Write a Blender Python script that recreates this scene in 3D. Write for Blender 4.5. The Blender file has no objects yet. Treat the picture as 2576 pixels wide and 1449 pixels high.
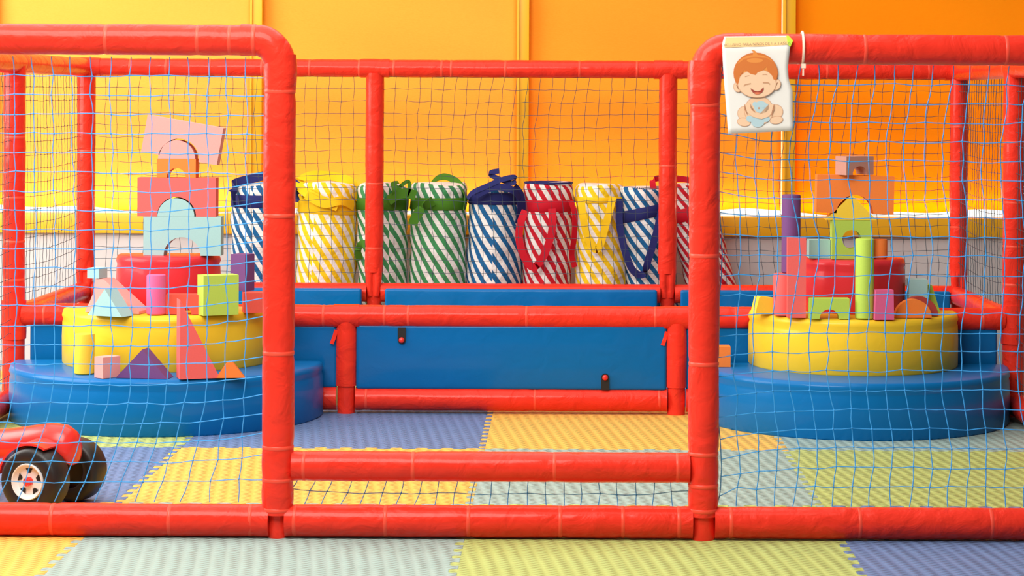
import bpy, bmesh, math, random
from mathutils import Vector, Matrix
from mathutils.geometry import tessellate_polygon
random.seed(7)
C = bpy.context.scene.collection
PI = math.pi
# ------------------------------------------------------------------ camera, light, exposure
F = 5628.0; CX = 1420.0; CY = 235.0; H = 1.171; ROLL = 0.005
def at(px, py, Y):
    """measured point of the room -> world (metres) at distance Y"""
    du = (px-CX)/F; dv = (CY-py)/F
    X = du*math.cos(ROLL)-dv*math.sin(ROLL); Z = du*math.sin(ROLL)+dv*math.cos(ROLL)
    return Vector((X*Y, Y, H+Z*Y))
cd = bpy.data.cameras.new('camera'); cam = bpy.data.objects.new('camera', cd); C.objects.link(cam)
cd.sensor_width = 36; cd.sensor_fit = 'HORIZONTAL'; cd.lens = 36*F/2576
cd.shift_x = (1288-CX)/2576; cd.shift_y = -(724.5-CY)/2576
cd.clip_start = .05; cd.clip_end = 100
ca, sa = math.cos(ROLL), math.sin(ROLL)
cam.matrix_world = Matrix(((ca,-sa,0,0),(0,0,-1,0),(sa,ca,0,H),(0,0,0,1)))
cd.dof.use_dof = True; cd.dof.focus_distance = 7.6; cd.dof.aperture_fstop = 9.0
bpy.context.scene.camera = cam
sc = bpy.context.scene
sc.view_settings.view_transform = 'Standard'; sc.view_settings.look = 'None'
sc.view_settings.gamma = 1; sc.view_settings.use_curve_mapping = False
sc.view_settings.exposure = 0.0
w = bpy.data.worlds.new('world'); sc.world = w; w.use_nodes = True
w.node_tree.nodes['Background'].inputs[0].default_value = (1.0, .97, .93, 1)
w.node_tree.nodes['Background'].inputs[1].default_value = .13
YW0 = 9.88
def area(name, loc, target, sx, sy, power, col):
    l = bpy.data.lights.new(name, 'AREA'); l.shape = 'RECTANGLE'; l.size = sx; l.size_y = sy
    l.energy = power; l.color = col
    o = bpy.data.objects.new(name, l); C.objects.link(o); o.location = loc
    o.rotation_euler = (Vector(target)-Vector(loc)).to_track_quat('-Z', 'Y').to_euler()
    return o
area('left_window_daylight', (-3.9, 7.4, 1.9), (.2, 8.9, .7), 2.8, 2.0, 165, (1, .97, .93))
area('front_ceiling_light', (-1.3, 3.9, 3.0), (-.5, 5.9, .5), 2.6, 1.6, 158, (1, .97, .92))
area('added_blind_backlight', (0, YW0+.11, .637), (0, YW0+.095, 3), 9.0, .06, 120, (1, .95, .85))  # unseen strip added behind the blinds to brighten their lower part
area('ceiling_softbox', (-1.6, 6.9, 3.4), (-1.2, 6.91, 0), 5.0, 5.4, 185, (1, .96, .9))  # broad unseen softbox added overhead for top-down shading

# ------------------------------------------------------------------ helpers
def meta(o, label=None, cat=None, group=None, kind=None):
    if label: o['label'] = label
    if cat: o['category'] = cat
    if group: o['group'] = group
    if kind: o['kind'] = kind
    return o
def empty(name, loc=(0,0,0), label=None, cat=None, group=None):
    o = bpy.data.objects.new(name, None); C.objects.link(o); o.location = loc
    return meta(o, label, cat, group)
def obj(name, bm, mat, parent=None, smooth=40, local=True):
    """one mesh object; vertices given in world metres are kept there when parented"""
    me = bpy.data.meshes.new(name)
    bmesh.ops.recalc_face_normals(bm, faces=bm.faces)
    bm.to_mesh(me); bm.free()
    for m in (mat if isinstance(mat, (list, tuple)) else [mat]): me.materials.append(m)
    o = bpy.data.objects.new(name, me); C.objects.link(o)
    if smooth is not None:
        me.polygons.foreach_set('use_smooth', [True]*len(me.polygons))
        try: me.set_sharp_from_angle(angle=math.radians(smooth))
        except Exception: pass
    if parent is not None:
        o.parent = parent
        if local:
            p = parent; M = Matrix.Identity(4)
            while p is not None:
                M = Matrix.LocRotScale(p.location, p.rotation_euler, p.scale) @ M; p = p.parent
            me.transform(M.inverted())
    return o
def box(bm, c, s, rz=0):
    M = Matrix.Translation(c) @ Matrix.Rotation(rz, 4, 'Z') @ Matrix.Diagonal((s[0], s[1], s[2], 1))
    return bmesh.ops.create_cube(bm, size=1, matrix=M)['verts']
def bevel_sharp(bm, off, seg=2, ang=35):
    es = [e for e in bm.edges if len(e.link_faces) == 2 and e.calc_face_angle(0) > math.radians(ang)]
    if es: bmesh.ops.bevel(bm, geom=es, offset=off, segments=seg, profile=.6, affect='EDGES', clamp_overlap=True)
def rbox(c, s, b=.004, rz=0, seg=2):
    bm = bmesh.new(); box(bm, c, s, rz); bevel_sharp(bm, b, seg); return bm
def sweep(path, rad, seg=20, cap=True, n_up=Vector((0,1,0))):
    """tube through points; rad = number or function(arclength)"""
    bm = bmesh.new(); rings = []; L = 0; n = len(path)
    up = None
    for i, p in enumerate(path):
        t = (path[min(i+1, n-1)]-path[max(i-1, 0)]).normalized()
        if up is None:
            up = Vector((0,1,0)) if abs(t.y) < .9 else Vector((0,0,1))
        a = t.cross(up).normalized(); up = a.cross(t).normalized()
        if i: L += (p-path[i-1]).length
        ring = []
        for k in range(seg):
            th = 2*PI*k/seg
            r = rad(L, th) if callable(rad) else rad
            ring.append(bm.verts.new(p + a*(math.cos(th)*r)+up*(math.sin(th)*r)))
        rings.append(ring)
    for A, B in zip(rings, rings[1:]):
        for k in range(seg): bm.faces.new((A[k], A[(k+1)%seg], B[(k+1)%seg], B[k]))
    if cap: bm.faces.new(rings[0]); bm.faces.new(rings[-1][::-1])
    return bm
def line(a, b, step=.02):
    a, b = Vector(a), Vector(b); n = max(2, int((b-a).length/step))
    return [a.lerp(b, i/n) for i in range(n+1)]
def prism(poly, y0, y1, M=None):
    """polygon in x,z extruded along y"""
    bm = bmesh.new()
    A = [bm.verts.new((x, y0, z)) for x, z in poly]; B = [bm.verts.new((x, y1, z)) for x, z in poly]
    bm.faces.new(A); bm.faces.new(B[::-1]); n = len(poly)
    for i in range(n): bm.faces.new((A[i], B[i], B[(i+1)%n], A[(i+1)%n]))
    if M: bm.transform(M)
    return bm
def lathe(prof, seg=32, M=None, cap=True):
    bm = bmesh.new(); R = []
    for r, z in prof:
        R.append([bm.verts.new((math.cos(2*PI*k/seg)*r, math.sin(2*PI*k/seg)*r, z)) for k in range(seg)])
    for A, B in zip(R, R[1:]):
        for k in range(seg): bm.faces.new((A[k], A[(k+1)%seg], B[(k+1)%seg], B[k]))
    if cap: bm.faces.new(R[0][::-1]); bm.faces.new(R[-1])
    if M: bm.transform(M)
    return bm
def ribbon(pts, width, wdir, thick=.0022):
    """flat strap through pts; wdir = one vector or one per point: direction of its width"""
    bm = bmesh.new(); R = []; n = len(pts)
    # smooth the path
    P = []; W = []
    wd = [Vector(wdir)]*n if not isinstance(wdir, list) else [Vector(v) for v in wdir]
    for i in range(n-1):
        p0, p1, p2, p3 = pts[max(i-1,0)], pts[i], pts[i+1], pts[min(i+2,n-1)]
        for k in range(6):
            t = k/6
            P.append(.5*((2*p1)+(p2-p0)*t+(2*p0-5*p1+4*p2-p3)*t*t+(3*p1-p0-3*p2+p3)*t**3)); W.append(wd[i].lerp(wd[i+1], t))
    P.append(pts[-1]); W.append(wd[-1]); n = len(P)
    for i, p in enumerate(P):
        t = (P[min(i+1,n-1)]-P[max(i-1,0)]).normalized(); ww = W[i]-t*W[i].dot(t)
        if ww.length < .05: ww = t.cross(Vector((0,1,0)))
        ww = ww.normalized()*width/2; nn = t.cross(ww).normalized()*thick/2
        R.append([bm.verts.new(q) for q in (p-ww-nn, p+ww-nn, p+ww+nn, p-ww+nn)])
    for A, B in zip(R, R[1:]):
        for k in range(4): bm.faces.new((A[k], A[(k+1)%4], B[(k+1)%4], B[k]))
    bm.faces.new(R[0]); bm.faces.new(R[-1][::-1])
    return bm

# ------------------------------------------------------------------ materials
def nt(name):
    m = bpy.data.materials.new(name); m.use_nodes = True
    t = m.node_tree; return m, t, t.nodes['Principled BSDF'], t.nodes, t.links
def bump(t, ns, ls, bs, h, strength, dist=.01):
    b = ns.new('ShaderNodeBump'); b.inputs['Strength'].default_value = strength; b.inputs['Distance'].default_value = dist
    ls.new(h, b.inputs['Height']); ls.new(b.outputs[0], bs.inputs['Normal']); return b
def simple(name, col, rough=.6, spec=.4, noise=None, bstr=.2, bdist=.003, coat=0, var=0):
    m, t, bs, ns, ls = nt(name)
    bs.inputs['Base Color'].default_value = (*col, 1); bs.inputs['Roughness'].default_value = rough
    bs.inputs['Specular IOR Level'].default_value = spec
    if coat: bs.inputs['Coat Weight'].default_value = coat; bs.inputs['Coat Roughness'].default_value = .15
    tc = ns.new('ShaderNodeTexCoord'); nz = ns.new('ShaderNodeTexNoise')
    nz.inputs['Scale'].default_value = noise or 30; nz.inputs['Detail'].default_value = 3
    ls.new(tc.outputs['Object'], nz.inputs['Vector'])
    if noise: bump(t, ns, ls, bs, nz.outputs[0], bstr, bdist)
    if var:
        mx = ns.new('ShaderNodeMix'); mx.data_type = 'RGBA'
        mx.inputs['A'].default_value = (*[c*(1-var) for c in col], 1); mx.inputs['B'].default_value = (*[min(1, c*(1+var)) for c in col], 1)
        ls.new(nz.outputs[0], mx.inputs['Factor']); ls.new(mx.outputs['Result'], bs.inputs['Base Color'])
    return m
def vinyl(name, col, rough=.32, wr=.35):
    """padded vinyl: broad soft waves plus sharper creases"""
    m, t, bs, ns, ls = nt(name)
    bs.inputs['Base Color'].default_value = (*col, 1); bs.inputs['Roughness'].default_value = rough
    bs.inputs['Specular IOR Level'].default_value = .35; bs.inputs['Specular Tint'].default_value = (*[.2+.8*c for c in col], 1); bs.inputs['Coat Weight'].default_value = .22; bs.inputs['Coat Roughness'].default_value = .12
    tc = ns.new('ShaderNodeTexCoord')
    n1 = ns.new('ShaderNodeTexNoise'); n1.inputs['Scale'].default_value = 14; n1.inputs['Detail'].default_value = 4; n1.inputs['Distortion'].default_value = .6
    ls.new(tc.outputs['Object'], n1.inputs['Vector'])
    mu = ns.new('ShaderNodeTexNoise'); mu.noise_type = 'RIDGED_MULTIFRACTAL'; mu.inputs['Scale'].default_value = 9; mu.inputs['Detail'].default_value = 2
    ls.new(tc.outputs['Object'], mu.inputs['Vector'])
    mr = ns.new('ShaderNodeMapRange'); mr.inputs['From Min'].default_value = .55; mr.inputs['From Max'].default_value = 1.3
    ls.new(mu.outputs[0], mr.inputs['Value'])
    ad = ns.new('ShaderNodeMath'); ad.operation = 'MULTIPLY_ADD'; ad.inputs[1].default_value = .35
    ls.new(mr.outputs[0], ad.inputs[0]); ls.new(n1.outputs[0], ad.inputs[2])
    bump(t, ns, ls, bs, ad.outputs[0], wr, .02)
    return m
RED = vinyl('red_vinyl', (.82, .036, .018), .33, .55)
BAND = simple('red_tape_band', (.9, .075, .04), .35, .3)
BLUE = vinyl('blue_vinyl', (.002, .13, .38), .38, .16)
BLUE2 = vinyl('blue_step_vinyl', (.002, .145, .42), .42, .10)
YELV = vinyl('yellow_vinyl', (.86, .56, .03), .42, .10)
REDV = vinyl('red_step_vinyl', (.72, .035, .045), .4, .12)
BLACK = simple('black_rubber', (.012, .012, .013), .5)
TYRE = simple('tyre_rubber', (.018, .015, .013), .42, .4, 60, .15)
WHITEP = simple('white_plastic', (.82, .82, .8), .3)
REDP = simple('red_plastic', (.82, .035, .025), .25, .5)
STEEL = simple('steel', (.45, .42, .38), .35, .6)
CREAM = simple('cream_cable_tie', (.9, .72, .55), .4)
def foam(name, col): return simple('foam_'+name, col, .72, .25, 160, .12, .002, 0, .05)
FO = dict(lblue=foam('light_blue', (.34, .56, .56)), coral=foam('coral', (.80, .13, .12)), orange=foam('orange', (.86, .22, .04)),
          pink=foam('pink', (.80, .34, .31)), magenta=foam('magenta', (.72, .12, .28)), green=foam('green', (.44, .62, .09)),
          purple=foam('purple', (.16, .06, .20)), yellow=foam('yellow', (.88, .60, .05)), red=foam('brick_red', (.72, .09, .06)),
          tan=foam('dusty_pink', (.50, .25, .20)), dred=foam('dark_red', (.38, .05, .04)))
def net_mat(name, col, tr):
    m, t, bs, ns, ls = nt(name)
    bs.inputs['Base Color'].default_value = (*col, 1); bs.inputs['Roughness'].default_value = .4
    bs.inputs['Transmission Weight'].default_value = tr; bs.inputs['IOR'].default_value = 1.2
    return m
NETB = net_mat('light_blue_cord', (.05, .33, .74), .0)
NETD = net_mat('dark_cord', (.055, .075, .10), .0)
def mat_mat(name, col):
    m, t, bs, ns, ls = nt(name)
    bs.inputs['Roughness'].default_value = .55; bs.inputs['Specular IOR Level'].default_value = .35
    tc = ns.new('ShaderNodeTexCoord'); sp = ns.new('ShaderNodeSeparateXYZ'); ls.new(tc.outputs['Object'], sp.inputs[0])
    def M(op, a, b=None, c=None):
        n = ns.new('ShaderNodeMath'); n.operation = op
        for i, v in enumerate((a, b, c)):
            if v is None: continue
            if isinstance(v, (int, float)): n.inputs[i].default_value = v
            else: ls.new(v, n.inputs[i])
        return n.outputs[0]
    X, Y = sp.outputs[0], sp.outputs[1]
    u = M('SINE', M('MULTIPLY_ADD', X, 2*PI/.036, M('MULTIPLY', Y, 2*PI/.30)))
    v = M('SINE', M('MULTIPLY_ADD', Y, 2*PI/.021, M('MULTIPLY', X, 2*PI/.045)))
    h = M('MULTIPLY', M('MULTIPLY_ADD', u, .5, .5), M('MULTIPLY_ADD', v, .5, .5))
    bump(t, ns, ls, bs, h, 1.0, .006)
    nz = ns.new('ShaderNodeTexNoise'); nz.inputs['Scale'].default_value = 9; ls.new(tc.outputs['Object'], nz.inputs['Vector'])
    mx = ns.new('ShaderNodeMix'); mx.data_type = 'RGBA'
    mx.inputs['A'].default_value = (*[c*.9 for c in col], 1); mx.inputs['B'].default_value = (*[min(1, c*1.1) for c in col], 1)
    ls.new(nz.outputs[0], mx.inputs['Factor']); ls.new(mx.outputs['Result'], bs.inputs['Base Color'])
    return m
MM = dict(Y=mat_mat('foam_mat_yellow', (.80, .46, .085)), T=mat_mat('foam_mat_grey_teal', (.32, .43, .385)),
          G=mat_mat('foam_mat_lime', (.43, .49, .15)), B=mat_mat('foam_mat_blue', (.13, .20, .38)))
def stripe(name, col, white=(.80, .78, .74)):
    m, t, bs, ns, ls = nt(name)
    bs.inputs['Roughness'].default_value = .75; bs.inputs['Specular IOR Level'].default_value = .2
    uv = ns.new('ShaderNodeUVMap'); uv.uv_map = 'UVMap'; sp = ns.new('ShaderNodeSeparateXYZ'); ls.new(uv.outputs[0], sp.inputs[0])
    a = ns.new('ShaderNodeMath'); a.operation = 'MULTIPLY'; a.inputs[1].default_value = 1.46; ls.new(sp.outputs[0], a.inputs[0])
    b = ns.new('ShaderNodeMath'); b.operation = 'ADD'; ls.new(a.outputs[0], b.inputs[0]); ls.new(sp.outputs[1], b.inputs[1])
    c = ns.new('ShaderNodeMath'); c.operation = 'MULTIPLY'; c.inputs[1].default_value = 2*PI/.071; ls.new(b.outputs[0], c.inputs[0])
    d = ns.new('ShaderNodeMath'); d.operation = 'SINE'; ls.new(c.outputs[0], d.inputs[0])
    r = ns.new('ShaderNodeMapRange'); r.inputs['From Min'].default_value = -.08; r.inputs['From Max'].default_value = .12; ls.new(d.outputs[0], r.inputs['Value'])
    mx = ns.new('ShaderNodeMix'); mx.data_type = 'RGBA'; mx.inputs['A'].default_value = (*col, 1); mx.inputs['B'].default_value = (*white, 1)
    ls.new(r.outputs[0], mx.inputs['Factor']); ls.new(mx.outputs['Result'], bs.inputs['Base Color'])
    tc = ns.new('ShaderNodeTexCoord'); nz = ns.new('ShaderNodeTexNoise'); nz.inputs['Scale'].default_value = 13; nz.inputs['Detail'].default_value = 4
    ls.new(tc.outputs['Object'], nz.inputs['Vector']); bump(t, ns, ls, bs, nz.outputs[0], .6, .035)
    return m
ST = dict(blue=stripe('blue_striped_canvas', (.01, .11, .28)), yellow=stripe('yellow_striped_canvas', (.86, .58, .01)),
          green=stripe('green_striped_canvas', (.05, .26, .09)), red=stripe('red_striped_canvas', (.56, .01, .025)))
SB = dict(blue=simple('navy_webbing', (.018, .022, .13), .7, .2, 200, .2), yellow=simple('yellow_webbing', (.9, .55, .01), .7, .2, 200, .2),
          green=simple('green_webbing', (.06, .19, .012), .7, .2, 200, .2), red=simple('red_webbing', (.55, .006, .02), .7, .2, 200, .2))

# ------------------------------------------------------------------ the room: floor, back wall, windows with blinds
YW = 9.88
bm = bmesh.new(); box(bm, (0, 6.0, -.045), (9.0, 8.4, .05)); meta(obj('floor', bm, simple('grey_floor', (.42, .40, .38), .7, .3, 12, .1), None, None), kind='structure')
WZ0 = .545; WZ1 = .63
bm = bmesh.new(); box(bm, (0, YW+.075, WZ0/2-.01), (9.0, .15, WZ0+.02))
meta(obj('wall_back', bm, simple('white_wall_paint', (.60, .58, .57), .7, .3, 25, .1, .002, 0, .05), None, None), kind='structure')
bm = bmesh.new(); box(bm, (0, YW+.15, 2.75), (9.0, .1, 1.1))
meta(obj('wall_back_lintel', bm, simple('ochre_wall_paint', (.9, .45, .05), .7), None, None), kind='structure')
FRAME = simple('yellow_window_frame_paint', (.86, .45, .010), .4, .5, 12, .05)
bm = rbox((0, YW+.035, (WZ0+WZ1)/2), (9.0, .13, WZ1-WZ0), .006); s = obj('trim_1', bm, FRAME); meta(s, 'yellow painted window sill running along the back wall', kind='structure')
def blind_mat(c1, c2):
    m, t, bs, ns, ls = nt('orange_blind_fabric')
    bs.inputs['Roughness'].default_value = .8; bs.inputs['Specular IOR Level'].default_value = .15
    tc = ns.new('ShaderNodeTexCoord'); mp = ns.new('ShaderNodeMapping'); mp.inputs['Scale'].default_value = (30, 30, 90)
    ls.new(tc.outputs['Object'], mp.inputs['Vector'])
    nz = ns.new('ShaderNodeTexNoise'); nz.inputs['Scale'].default_value = 3; nz.inputs['Detail'].default_value = 5; ls.new(mp.outputs[0], nz.inputs['Vector'])
    mx = ns.new('ShaderNodeMix'); mx.data_type = 'RGBA'; mx.inputs['A'].default_value = (*c1, 1); mx.inputs['B'].default_value = (*c2, 1)
    ls.new(nz.outputs[0], mx.inputs['Factor']); ls.new(mx.outputs['Result'], bs.inputs['Base Color'])
    bump(t, ns, ls, bs, nz.outputs[0], .25, .004)
    tr = ns.new('ShaderNodeBsdfTranslucent'); ls.new(mx.outputs['Result'], tr.inputs['Color'])
    ms = ns.new('ShaderNodeMixShader'); ms.inputs[0].default_value = .42
    ls.new(bs.outputs[0], ms.inputs[1]); ls.new(tr.outputs[0], ms.inputs[2]); ls.new(ms.outputs[0], ns['Material Output'].inputs['Surface'])
    return m
BLINDS = [blind_mat(*c) for c in (((.94, .54, .10), (.98, .62, .14)), ((.94, .52, .085), (.98, .60, .12)), ((.94, .47, .06), (.98, .55, .085)), ((.95, .43, .035), (.98, .50, .055)), ((.97, .385, .004), (.99, .44, .008)), ((.97, .36, .003), (.99, .41, .005)))]  # paler towards the left: the light falloff is put into the fabric colour
DAYS = []
for st_ in (2.0, 1.8, 1.65, 1.6, 1.45, 1.35):  # pane glow graded stronger to the left, standing in for left-hand light
  m, t, bs, ns, ls = nt('daylight_window'); em = ns.new('ShaderNodeEmission'); em.inputs[0].default_value = (1, .97, .88, 1); em.inputs[1].default_value = st_
  ls.new(em.outputs[0], ns['Material Output'].inputs['Surface']); DAYS.append(m)
MU = [-3.725, -2.545, -1.365, -.184, .995, 2.175, 3.355]
names = ['at the far left edge of the picture', 'behind the tall left block tower', 'behind the yellow and green bags', 'behind the red and yellow bags', 'behind the right block tower', 'at the far right edge of the picture']
for i in range(6):
    x0, x1 = MU[i]+.018, MU[i+1]-(.018 if i != 3 else .0275)
    wn = empty('window_%d' % (i+1), ((x0+x1)/2, YW+.1, WZ1)); wn['kind'] = 'structure'; wn['label'] = 'daylit window with lowered orange blind '+names[i]
    bm = bmesh.new(); box(bm, ((x0+x1)/2, YW+.16, 1.45), (x1-x0+.05, .008, 1.66)); obj('window_pane', bm, DAYS[i], wn, None)
    # blind cloth: slightly wavy, stops short of the sill
    bm = bmesh.new(); nx, nz_ = 40, 30; g = []
    for a in range(nx+1):
        r = []
        for b in range(nz_+1):
            u = a/nx; x = x0+.004+(x1-x0-.008)*u; zb = WZ1+.020+.006*math.sin(u*17+i*2)+.010*math.sin(u*5+i)
            z = zb+(2.2-zb)*b/nz_
            y = YW+.062+.004*math.sin(u*9+i)*(1-b/nz_)+.003*math.sin(b*.9+a*.15)
            r.append(bm.verts.new((x, y, z)))
        g.append(r)
    for a in range(nx):
        for b in range(nz_): bm.faces.new((g[a][b], g[a+1][b], g[a+1][b+1], g[a][b+1]))
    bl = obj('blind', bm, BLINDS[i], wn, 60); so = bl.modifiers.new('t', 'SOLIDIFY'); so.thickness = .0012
for i, x in enumerate(MU):
    bm = rbox((x, YW+.055, 1.45), (.054, .09, 1.66), .004)
    box(bm, (x-.021, YW+.008, 1.45), (.008, .012, 1.64))
    meta(obj('trim_%d' % (i+2), bm, FRAME), 'upright yellow bar between two windows', kind='structure')

# ------------------------------------------------------------------ foam floor mats with jigsaw edges
RY = [5.355, 6.355, 7.355, 8.355, 9.355]; CXs = [-3.25, -2.254, -1.254, -.256, .744, 1.744, 2.744]
def tooth_line(a, b, amp=.022, n=12):
    """jigsaw edge from a to b (2D)"""
    a = Vector(a); b = Vector(b); d = (b-a)/n; q = Vector((-d.y, d.x)).normalized(); P = []
    for i in range(n):
        s = a+d*i
        for u, v in ((.0, 0), (.30, 0), (.24, .7), (.36, 1), (.64, 1), (.76, .7), (.70, 0)):
            P.append(s+d*u+q*(v*amp))
    return P
pat = 'YTGB'
cname = dict(Y='yellow', T='grey-teal', G='lime green', B='blue')
where = {(0,1): 'in front of the left red post at bottom left', (0,2): 'below the left half of the front gate rail', (0,3): 'below the right post of the gate',
         (0,4): 'at the bottom right corner of the picture', (1,1): 'under the black wheels of the red toy', (1,2): 'behind the front gate at left',
         (1,3): 'behind the front gate at right', (1,4): 'behind the netting at bottom right', (2,1): 'in front of the left blue half-round step',
         (2,2): 'between left step and middle red barrier', (2,3): 'in front of the middle red barrier at right', (2,4): 'in front of the right blue half-round step'}
for r in range(4):
    for c in range(6):
        k = pat[(c-1-r) % 4]
        x0, x1, y0, y1 = CXs[c], CXs[c+1], RY[r], RY[r+1]
        P = tooth_line((x0,y0), (x1,y0))+tooth_line((x1,y0), (x1,y1))+[Vector((x1, y1))]+tooth_line((x0,y1), (x1,y1))[::-1]+tooth_line((x0,y0), (x0,y1))[::-1]
        # remove near-duplicates at the corners
        Q = []
        for p in P:
            if not Q or (p-Q[-1]).length > .0008: Q.append(p)
        cx, cy = (x0+x1)/2, (y0+y1)/2
        bm = bmesh.new()
        B = [bm.verts.new((p.x, p.y, -.02)) for p in Q]; T = [bm.verts.new((p.x, p.y, -.0012)) for p in Q]
        T2 = []
        n = len(Q)
        for i in range(n):
            d = (Q[(i+1)%n]-Q[i-1]); nrm = Vector((-d.y, d.x)).normalized()*.0012; T2.append(bm.verts.new((Q[i].x+nrm.x, Q[i].y+nrm.y, 0)))
        for i in range(n):
            j = (i+1) % n; bm.faces.new((B[i], B[j], T[j], T[i])); bm.faces.new((T[i], T[j], T2[j], T2[i]))
        for tri in tessellate_polygon([[Vector((v.co.x, v.co.y, 0)) for v in T2]]):
            try: bm.faces.new([T2[q] for q in tri])
            except ValueError: pass
        e = empty('foam_mat', (cx, cy, 0)); o = obj('tmp', bm, MM[k], e, 20); 
        o.parent = None; o.location = (cx, cy, 0); bpy.data.objects.remove(e); o.name = 'foam_mat'
        lab = cname[k]+' textured foam play mat '+where.get((r,c), 'in row %s, column %s' % (['nearest','second','third','rearmost'][r], ['far left','left','centre left','centre right','right','far right'][c]))
        meta(o, lab, 'foam mat', 'jigsaw foam mats on the floor')

# ------------------------------------------------------------------ padded red pipes
def lambda_r(r, extra, L0): return lambda L: r+extra*math.sin(PI*max(0, min(1, L/L0)))**.6
def pad_tube(path, r, bands=(), seed=0, wob=.012, seg=24, pinch=.05):
    rnd = random.Random(seed); ph = [rnd.uniform(0, 6.28) for _ in range(8)]
    def rad(L, th):
        k = 1+(wob(L) if callable(wob) else wob)*(math.sin(L*23+ph[0]+2*math.sin(th+ph[1]))*.5+math.sin(L*61+th*2+ph[2])*.35+math.sin(L*11+th*3+ph[3])*.5+.5*math.sin(L*140+3*th+ph[4])*max(0, math.sin(L*7+ph[5])))
        for b in bands: k -= pinch*math.exp(-((L-b)/.012)**2)
        return (r(L) if callable(r) else r)*k
    return sweep(path, rad, seg)
def pipe(name, parent, path, r, bands=(), seed=0, label=None, **kw):
    o = obj(name, pad_tube(path, r, bands, seed, **kw), RED, parent, 50)
    if label: o['label'] = label
    # tape bands
    cum = [0]
    for a, b in zip(path, path[1:]): cum.append(cum[-1]+(b-a).length)
    for bpos in bands:
        i = max(0, min(len(path)-2, next((k for k in range(len(cum)-1) if cum[k+1] >= bpos), 0)))
        t = (path[i+1]-path[i]).normalized(); p = path[i]+t*(bpos-cum[i])
        hw = .0052
        pr = [p-t*hw, p-t*(hw*.7), p+t*(hw*.7), p+t*hw]
        rr = [r*.955, r*.985, r*.985, r*.955]; cnt = iter([])
        bm = bmesh.new(); R = []
        up = Vector((0,1,0)) if abs(t.y) < .9 else Vector((0,0,1)); a_ = t.cross(up).normalized(); u_ = a_.cross(t)
        for q, q_r in zip(pr, rr): R.append([bm.verts.new(q+a_*math.cos(2*PI*k/24)*q_r+u_*math.sin(2*PI*k/24)*q_r) for k in range(24)])
        for A, B in zip(R, R[1:]):
            for k in range(24): bm.faces.new((A[k], A[(k+1)%24], B[(k+1)%24], B[k]))
        bm.faces.new(R[0]); bm.faces.new(R[-1][::-1])
        tb = obj('tape_band', bm, BAND, o, 50)
    return o
def bp(px, px0, Y, sign=1): return abs(px-px0)*Y/F
YA = 5.89; RA = .0425; ZT = 1.297; ZB = .0435
XL = at(702, 600, YA).x; XR = at(1772, 600, YA).x; XE0, XE1 = -2.0, 1.65
front = empty('padded_pipe_gate', (XL, YA, 0), 'tall red padded pipe front frame with an open gate between two bent posts', 'play fence')
def arc(c, r, a0, a1, n=9):
    return [Vector((c.x+math.cos(a0+(a1-a0)*i/n)*r, c.y, c.z+math.sin(a0+(a1-a0)*i/n)*r)) for i in range(n+1)]
ER = .062
ztl, ztr = 1.307, 1.293
def zy(y, Y=YA): return at(1288, y, Y).z
# left post with elbow bending left
pL = line((XL, YA, .062), (XL, YA, ztl-ER))+arc(Vector((XL-ER, YA, ztl-ER)), ER, 0, PI/2)[1:]+line((XL-ER, YA, ztl), (XL-ER-.04, YA, ztl))[1:]
pipe('post', front, pL, RA, [zy(1283)-.062, zy(1208)-.062, zy(1127)-.062, zy(890)-.062, zy(545)-.062, zy(233)-.062, 1.175, 1.285], 1, wob=lambda L: .012+.035*math.exp(-((L-1.22)/.07)**2), pinch=.075)
tl = line((XL-ER-.036, YA, ztl), (XE0+.03, YA, ztl+.0))
def dl(px, Y=YA, x0=XL-ER-.045): return x0-at(px, 100, Y).x
pipe('top_rail', front, tl, RA*.96, [dl(572), dl(492), dl(262), dl(-20)], 2)
pR = line((XR, YA, .062), (XR, YA, ztr-ER))+[Vector((2*(XR)-p.x, p.y, p.z)) for p in arc(Vector((XR-ER, YA, ztr-ER)), ER, 0, PI/2)][1:]+line((XR+ER, YA, ztr), (XR+ER+.04, YA, ztr))[1:]
pipe('post', front, pR, RA*.96, [zy(1280)-.062, zy(1218)-.062, zy(1138)-.062, zy(912)-.062, zy(640)-.062, zy(262)-.062], 3, wob=lambda L: .014+.045*math.exp(-((L-1.20)/.08)**2), pinch=.075)
bmS = pad_tube(line((XR-.002, YA, zy(258)), (XR-.002, YA, zy(150))), lambda_r(RA*.97, .0035, zy(150)-zy(258)), (), 4, .04); obj('corner_sleeve', bmS, RED, front, 50)
bmS = pad_tube(line((XL+.001, YA, zy(230)), (XL+.001, YA, zy(140))), lambda_r(RA*.98, .002, zy(140)-zy(230)), (), 5, .03); obj('corner_sleeve', bmS, RED, front, 50)
def dr(px, Y=YA): return at(px, 100, Y).x-(XR+ER+.045)
pipe('top_rail', front, line((XR+ER+.036, YA, ztr-.002), (XE1-.03, YA, ztr-.004)), RA*.95, [dr(2183), dr(2538)], 6)
for x, k in ((XL, .62), (XR, .76)):
    bm = lathe([(RA*k*.98, 0), (RA*k, .004), (RA*k, .03), (RA*k*.98, .07)], 24, Matrix.Translation((x, YA, 0))); obj('post_foot', bm, RED, front, 50)
pipe('bottom_rail', front, line((XE0+.03, YA, ZB), (XL-.021, YA, ZB)), .0430, [at(135,1300,YA).x-XE0-.03, at(430,1300,YA).x-XE0-.03, at(632,1300,YA).x-XE0-.03], 7)
pipe('bottom_rail', front, line((XL+.021, YA, ZB), (XR-.028, YA, ZB)), .0425, [at(p,1300,YA).x-XL-.03 for p in (752, 980, 1188, 1418, 1575, 1716)], 8)
pipe('bottom_rail', front, line((XR+.030, YA, ZB), (XE1-.03, YA, ZB)), .0415, [at(p,1300,YA).x-XR-.03 for p in (1838, 2160, 2490)], 9)
ZG = at(1240, 1174, YA).z
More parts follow.
